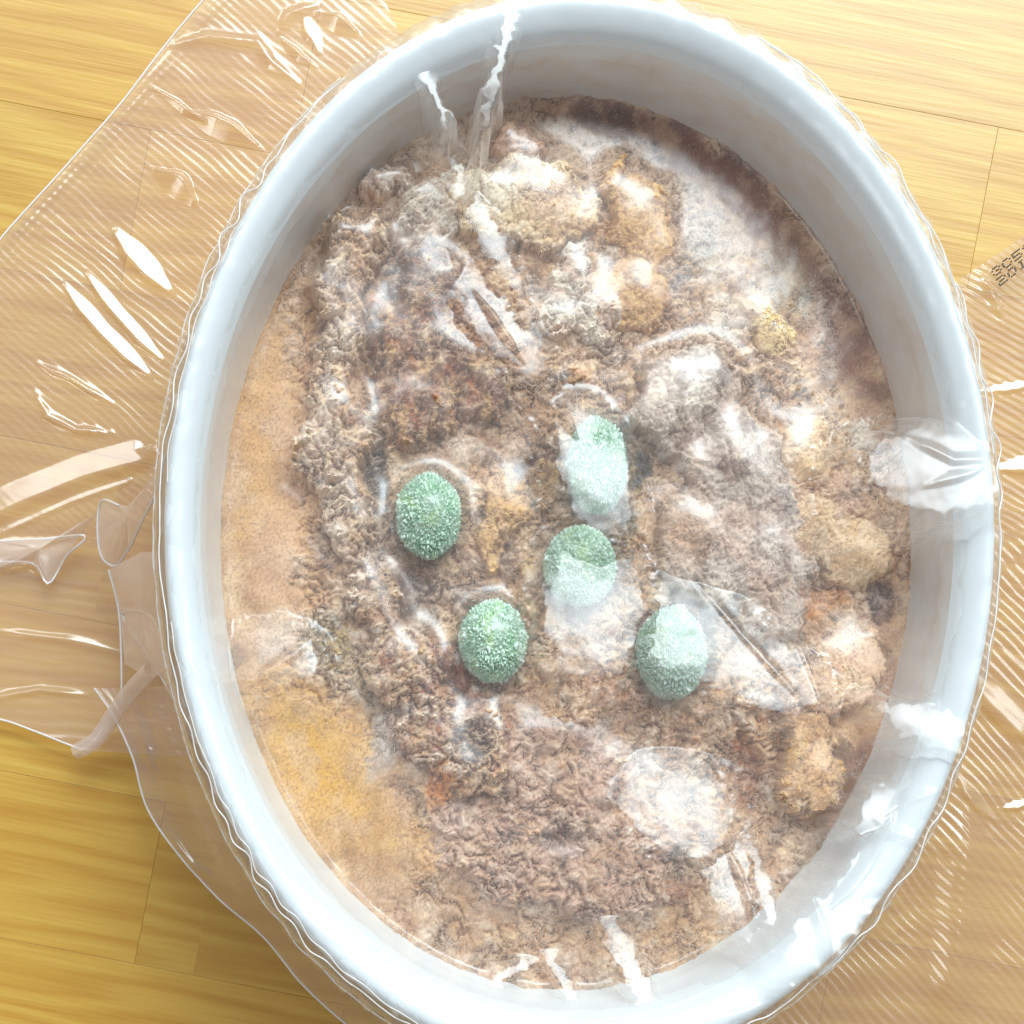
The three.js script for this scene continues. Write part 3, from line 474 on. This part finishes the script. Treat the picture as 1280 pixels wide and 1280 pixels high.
const BANDS = [
  [[[628, -10], [608, 90], [594, 170]], 3, 44], [[[690, 498], [706, 524], [722, 552]], 6, 36], [[[906, 1052], [926, 1120], [942, 1190]], 5, 36], 
  [[[985, 1095], [996, 1150], [1004, 1230]], 6, 42], [[[592, 356], [628, 416], [656, 452]], 5, 36], [[[1120, 622], [1160, 606], [1210, 592]], 6, 42], [[[350, 1112], [420, 1160], [500, 1200]], 5, 42],
  [[[1010, 1128], [1058, 1076], [1096, 1010]], 6, 42], [[[1040, 1046], [1098, 1030], [1142, 1050]], 6, 42], [[[870, 1226], [925, 1200], [968, 1204]], 6, 42], [[[1004, 1208], [1034, 1180], [1080, 1160]], 6, 43], [[[1082, 1018], [1112, 990], [1160, 982]], 6, 43], [[[440, 1180], [500, 1214], [580, 1240]], 5, 43], [[[1165, 524], [1192, 500], [1222, 488]], 5, 43], [[[560, 296], [574, 330], [590, 300]], 4, 36], [[[980, 762], [1000, 830], [1016, 886]], 3, 35],
];
const CREASES = [
  [[[1110, 560], [1160, 590], [1220, 588]], 6, 0.6], [[[1075, 1020], [1100, 1040], [1125, 1050]], 6, 0.4], [[[255, 430], [248, 520], [240, 600]], 5, 0.2], [[[215, 800], [260, 850], [320, 850], [400, 790]], 7, 0.4], [[[300, 1000], [360, 1090], [440, 1150]], 6, 0.3], [[[820, 1270], [900, 1255], [980, 1230]], 6, 0.5], [[[870, 720], [930, 800], [985, 870]], 5, 0.4],
];
const lipWave = (a) => 0.55 * Math.sin(a * 96 + 2.2 * Math.sin(a * 7)) * (0.35 + 0.65 * ss(-0.2, 0.5, n2(a * 3.1, 4))) + 0.35 * n2(a * 30, 9);
function filmHeight(x, z, r, a) {
  const [px, py] = toPx(x, z, 36);
  let y = tented(fieldAt(x, z) + 0.25, x, z, px, py) + creaseSum(CREASES, px, py) + bandSum(BANDS, px, py)[0] * (1 - 0.8 * ss(79, 83.5, r));
  y += 0.14 * n2(px / 34, py / 34 + 2) + 0.03 * n2(px / 12, py / 12);
  y += 0.22 * ss(80, 84, r) * (Math.sin(a * 96 + 2.2 * Math.sin(a * 7) + r) * ss(-0.1, 0.5, n2(a * 3.1, 4)) + 1.2 * n2(a * 26, r / 4));
  return y;
}
{
  const N = 1300, R = 300, LIP = 83.6, lip = [[84.6, 44.6], [85.6, 43.9], [86.5, 42.8], [87.1, 41.2], [87.1, 39.2], [86.5, 36.8], [85.6, 34], [84.6, 30]], pos = new Float32Array((R + lip.length + 1) * (N + 1) * 3);
  let o = 0;
  for (let i = 0; i <= R + lip.length; i++) for (let k = 0; k <= N; k++) {
    const a = k / N * 2 * Math.PI;
    if (i <= R) { const r = LIP * Math.pow(i / R, 0.8), x = CX + SQ * r * Math.cos(a), z = CZ + r * Math.sin(a); pos[o++] = x; pos[o++] = filmHeight(x, z, r, a % (2 * Math.PI)); pos[o++] = z; continue; }
    const [lr, ly] = lip[i - R - 1], r = lr + lipWave(a) * Math.min(1, 0.2 + 0.2 * (i - R)), x = CX + SQ * r * Math.cos(a), z = CZ + r * Math.sin(a);
    pos[o++] = x; pos[o++] = ly + 0.25 * Math.sin(a * 60) + 0.3 * n2(a * 24, i); pos[o++] = z;
  }
  const M = R + lip.length, idx = new Uint32Array(M * N * 6); o = 0;
  for (let i = 0; i < M; i++) for (let k = 0; k < N; k++) { const a = i * (N + 1) + k, b = a + N + 1; idx[o++] = a; idx[o++] = a + 1; idx[o++] = b; idx[o++] = a + 1; idx[o++] = b + 1; idx[o++] = b; }
  mesh('cover_film', geo(pos, idx), film, bag);
}

for (const [r0, y0, amp, rad, seed] of [[85.2, 44.5, 0.75, 0.13, 0], [87.15, 40.8, 0.25, 0.13, 3], [84.0, 45.3, 0.5, 0.1, 6]]) {   // the doubled edges where the film is gathered round the rim
  for (const [d0, d1] of seed === 6 ? [[95, 170], [185, 215], [300, 352]] : [[-65, 236]]) {
    const pts = [];
    for (let d = d0; d <= d1; d += 0.5) { const a = d * Math.PI / 180, wob = Math.sin(a * 60 + 3 * Math.sin(a * 5 + seed)) * ss(-0.3, 0.4, n2(a * 2.3 + seed, 3)) + 0.8 * n2(a * 14, seed + 0.5), r = r0 + amp * wob; pts.push([CX + SQ * r * Math.cos(a), y0 + 0.35 * amp * n2(a * 20, seed + 8) - 0.3 * wob * amp, CZ + r * Math.sin(a)]); }
    mesh('pleat', tube(pts, rad, 5, pts.length * 2), hemFilm, bag);
  }
}

// loose flaps: a sheet ruled between a line on the rim and its free edge, with ribs and folds
const spline = (pts) => new THREE.CatmullRomCurve3(pts.map((p) => new THREE.Vector3(p[0], p[2] ?? 0, p[1])), false, 'centripetal');
function flap(name, inner, outer, o) {     // inner, outer: [px, py, height mm]; o: ns, nt, fall, ribs, creases, wave
  const world = (p) => { const [x, z] = P(p[0], p[1], p[2]); return [x, z, p[2]]; };
  for (const b of o.bands || []) b[4] = o.lamps;
  const ci = spline(inner.map(world)), co = spline(outer.map(world)), pos = [], idx = [], edge = [];
  const rows = []; for (let s = 0; s <= o.ns; s++) rows.push([ci.getPoint(s / o.ns), co.getPoint(s / o.ns)]);
  for (let s = 0; s <= o.ns; s++) {
    const [a, b] = rows[s], len = Math.hypot(b.x - a.x, b.z - a.z);
    for (let t = 0; t <= o.nt; t++) {
      const k = t / o.nt, x = lerp(a.x, b.x, k), z = lerp(a.z, b.z, k);
      let y = b.y + (a.y - b.y) * (Math.exp(-k * len / o.fall) - Math.exp(-len / o.fall) * k);
      const [px, py] = toPx(x, z, y), free = ss(0, 0.06, k);
      const [bh, bm] = bandSum(o.bands || [], px, py);
      y += free * (creaseSum(o.creases || [], px, py) + bh);
      y += free * (o.wave || 0) * (n2(px / 90 + 3, py / 90) + 0.4 * n2(px / 35, py / 35 + 6));
      if (o.ribs) { const q = o.ribs(px, py, k, s / o.ns); y += free * q * (1 - 0.9 * bm) * (1 - ss(0.97, 0.995, k)); }
      y = Math.max(y, 0.35);
      pos.push(x, y, z);
      if (t === o.nt && s % 3 === 0) edge.push([x, y + 0.05, z]);
    }
  }
  for (let s = 0; s < o.ns; s++) for (let t = 0; t < o.nt; t++) { const a = s * (o.nt + 1) + t, b = a + o.nt + 1; idx.push(a, b, a + 1, a + 1, b, b + 1); }
  const m = mesh(name, geo(pos, idx), flapFilm, bag);
  if (o.hem) mesh('hem', tube(edge, o.hem, 6, edge.length * 2), hemFilm, m);
  return m;
}
const ribLine = (px, py, deg, period) => { const a = deg * Math.PI / 180; return Math.sin((-px * Math.sin(a) + py * Math.cos(a) + 5 * n2(px / 70, py / 70)) / period * 2 * Math.PI); };
const rimPx = (deg, r = 86.6, y = 40) => { const a = deg * Math.PI / 180, [px, py] = toPx(CX + SQ * r * Math.cos(a), CZ + r * Math.sin(a), y); return [px, py, y]; };
// left flap, from the top of the frame round to the folded corner
flap('flap', [-108, -122, -134, -146, -158, -168, -178, -188, -198, -205].map((d) => rimPx(d)), [[440, -90, 4], [300, -40, 3.5], [225, 34, 3], [152, 128, 2.5], [70, 222, 2], [-10, 312, 2], [-110, 470, 2], [-140, 700, 2], [-60, 876, 2.5], [20, 905, 3], [104, 938, 4]], {
  ns: 760, nt: 330, fall: 1.7, hem: 0.2, wave: 0.22,
  ribs: (px, py, k) => { const low = ss(640, 740, py); return 0.042 * lerp(0.4, 1, ss(80, 330, py)) * (lerp(ribLine(px, py, 40, 9.5), ribLine(px, py, 5, 14), low)) * ss(0.03, 0.15, k) + 0.014 * Math.sin((px + py) / 2.6) * ss(0.86, 0.92, k) * (1 - low) + 0.02 * Math.sin((px * 0.75 + py * 0.66) / 1.6) * ss(0.93, 0.97, k) * (1 - low); },
  bands: [[[[80, 354], [130, 410], [190, 470]], 8, 2], [[[108, 340], [150, 390], [206, 452]], 7, 2], [[[142, 284], [178, 322], [216, 366]], 12, 2], [[[190, 214], [218, 236], [245, 260]], 12, 2], [[[228, 142], [268, 162], [324, 188]], 11, 2], [[[188, 108], [230, 140], [262, 158]], 4, 2], [[[392, 18], [420, 34], [448, 46]], 9, 2], [[[378, 12], [395, 46], [402, 70]], 8, 2], [[[348, 46], [372, 74], [396, 86]], 5, 2],
    [[[-60, 652], [20, 616], [100, 582], [168, 564]], 15, 3, 1], [[[-60, 690], [10, 660], [90, 624], [158, 600]], 4, 3, 1], [[[-30, 676], [40, 674], [112, 670]], 4, 3], [[[0, 716], [36, 704], [58, 726]], 4, 3]],
  creases: [[[[216, 56], [260, 48], [322, 54], [340, 80], [372, 104]], 7, 0.8], [[[350, 40], [360, 20], [395, 6]], 6, 0.7], [[[48, 455], [90, 475], [140, 505]], 4, 0.6], [[[45, 492], [60, 520], [95, 538], [140, 542]], 5, 0.7], [[[-40, 880], [50, 862], [110, 870]], 5, 0.6], [[[0, 790], [80, 800], [150, 815]], 6, 0.5]],
});
// the lower strip of the same side, standing off the bowl below the fold
flap('flap', [-196, -204, -212, -222, -232, -242].map((d) => rimPx(d, 86.8, 38)), [[118, 860, 9], [140, 892, 9], [165, 945, 10], [184, 1010, 10], [222, 1066, 11], [272, 1122, 12], [330, 1172, 13], [376, 1228, 14], [430, 1278, 15], [500, 1330, 16]], {
  ns: 420, nt: 240, fall: 6, hem: 0.2, wave: 0.25, ribs: (px, py, k) => 0.05 * ribLine(px, py, 55, 10) * ss(0.05, 0.3, k), creases: [[[[150, 860], [175, 905], [190, 960]], 7, 0.9], [[[200, 1030], [240, 1080], [300, 1120]], 6, 0.7]],
});
// right flap: runs out of the frame, ribbed all over
flap('flap', [-28, -18, -8, 4, 16, 28, 40, 52, 64].map((d) => rimPx(d)), [[1330, 262, 2.5], [1420, 360, 2], [1460, 520, 2], [1470, 700, 2], [1450, 900, 2], [1430, 1100, 2], [1400, 1300, 2], [1260, 1420, 2], [1040, 1420, 3]], {
  ns: 640, nt: 260, fall: 1.7, hem: 0.2, wave: 0.22, ribs: (px, py, k) => { const low = ss(560, 800, py); return 0.1 * lerp(ribLine(px, py, 32, 9), ribLine(px, py, 48, 10.5), low) * ss(0.02, 0.1, k); },
  lamps: ['window', 'right'],
  bands: [[[[1215, 490], [1250, 485], [1310, 476]], 5, 2], [[[1240, 586], [1270, 580], [1330, 574]], 10, 2], [[[1214, 838], [1250, 878], [1310, 934]], 13, 2], [[[1244, 806], [1280, 834], [1330, 854]], 5, 2], [[[1192, 962], [1222, 1002], [1250, 1030]], 7, 2], [[[1250, 1010], [1290, 1000]], 5, 2]],
  creases: [[[[1225, 345], [1240, 370], [1252, 400]], 5, 0.7], [[[1205, 1000], [1196, 1120], [1184, 1300]], 26, 2.2]],
});
// folds of film pinched up against the left of the rim
function facet(name, pts, hem) {           // a small stiff panel of film with a bright doubled edge
  const w = pts.map((p) => { const [x, z] = P(p[0], p[1], p[2]); return [x, p[2], z]; }), n = w.length, c = [0, 1, 2].map((q) => w.reduce((s, p) => s + p[q], 0) / n), pos = [], idx = [], D = 10;
  c[1] += 0.8;
  for (let i = 0; i < n; i++) for (let u = 0; u <= D; u++) for (let v = 0; v <= D - u; v++) { const a = w[i], b = w[(i + 1) % n], ku = u / D, kv = v / D, bulge = 0.5 * 27 * ku * kv * (1 - ku - kv); pos.push(...[0, 1, 2].map((q) => c[q] + (a[q] - c[q]) * ku + (b[q] - c[q]) * kv + (q === 1 ? bulge : 0))); }
  const per = (D + 1) * (D + 2) / 2, at = (u, v) => u * (D + 1) - u * (u - 1) / 2 + v;
  for (let i = 0; i < n; i++) for (let u = 0; u < D; u++) for (let v = 0; v < D - u; v++) { const a = i * per + at(u, v), b = i * per + at(u + 1, v), d = i * per + at(u, v + 1); idx.push(a, d, b); if (u + v < D - 1) idx.push(b, d, i * per + at(u + 1, v + 1)); }
  const m = mesh(name, geo(pos, idx), foldFilm, bag);
  if (hem) mesh('hem', tube(hem.map((p) => { const [x, z] = P(p[0], p[1], p[2]); return [x, p[2] + 0.1, z]; }), 0.22, 6), hemFilm, m);
  return m;
}
facet('fold', [[126, 628, 13], [122, 665, 11], [128, 698, 10], [142, 708, 10], [160, 688, 14], [176, 655, 22], [196, 612, 34], [206, 570, 40], [190, 600, 34], [160, 632, 22]], [[150, 632, 20], [126, 628, 13], [122, 665, 11], [128, 698, 10], [142, 708, 10], [160, 688, 14], [176, 655, 22], [196, 612, 34], [206, 570, 40]]);
facet('fold', [[124, 640, 11], [98, 672, 6], [60, 730, 3.6], [40, 704, 3], [-20, 716, 3], [-20, 676, 3], [70, 672, 4]], [[-20, 677, 3], [50, 674, 3.6], [108, 671, 5], [84, 694, 4], [60, 730, 3.6], [44, 706, 3], [0, 702, 3]]);
facet('fold', [[136, 712, 9], [150, 765, 9], [156, 830, 9], [190, 850, 20], [215, 830, 34], [204, 760, 36], [200, 690, 36], [176, 690, 22]], [[136, 712, 9], [148, 760, 9], [152, 830, 8], [152, 880, 7]]);
facet('fold', [[153, 768, 11], [186, 768, 22], [198, 798, 28], [216, 836, 34], [232, 884, 38], [250, 930, 40], [214, 868, 28], [186, 820, 19]], [[232, 884, 38], [206, 816, 30], [188, 770, 22], [153, 768, 11], [186, 820, 19], [214, 868, 28], [236, 905, 36], [262, 950, 41]]);
{ // the rolled corner between the two left flaps
  const w = [[96, 940, 4.5], [120, 925, 6.5], [140, 896, 9], [162, 866, 14], [190, 836, 22]].map((p) => { const [x, z] = P(p[0], p[1], p[2]); return [x, p[2], z]; });
  mesh('rolled_corner', tube(w, 1.5, 14, 60), foldFilm, bag);
}
// dot matrix date code printed on the right flap
{
  const cv = document.createElement('canvas'); cv.width = 256; cv.height = 128; const ctx = cv.getContext('2d');
  ctx.clearRect(0, 0, 256, 128); ctx.fillStyle = '#1a1512';
  const rows = ['3C5SZ', '20I4E'], F = { 3: [14, 17, 6, 17, 14], C: [14, 17, 16, 17, 14], 5: [31, 16, 30, 1, 30], S: [15, 16, 14, 1, 30], Z: [31, 2, 4, 8, 31], 2: [30, 1, 14, 16, 31], 0: [14, 17, 17, 17, 14], I: [14, 4, 4, 4, 14], 4: [18, 18, 31, 2, 2], E: [31, 16, 30, 16, 31] };
  rows.forEach((row, j) => [...row].forEach((ch, i) => F[ch].forEach((bits, y) => { for (let x = 0; x < 5; x++) if (bits >> (4 - x) & 1) { ctx.beginPath(); ctx.arc(14 + i * 50 + x * 8.5, 14 + j * 62 + y * 10, 4.6, 0, 7); ctx.fill(); } })));
  const map = new THREE.CanvasTexture(cv); map.colorSpace = THREE.SRGBColorSpace; map.magFilter = THREE.LinearFilter;
  const ink = new THREE.MeshStandardMaterial({ map, transparent: true, roughness: 0.7, side: THREE.DoubleSide });
  const pts = [[1234, 338], [1300, 288], [1310, 312], [1248, 362]].map((p) => { const y = 4.6, [x, z] = P(p[0], p[1], y); return [x, y, z]; });
  mesh('date_code', geo(pts.flat(), [0, 3, 1, 1, 3, 2], null, [0, 1, 1, 1, 1, 0, 0, 0]), ink, bag);
}
renderer.render(scene, camera);
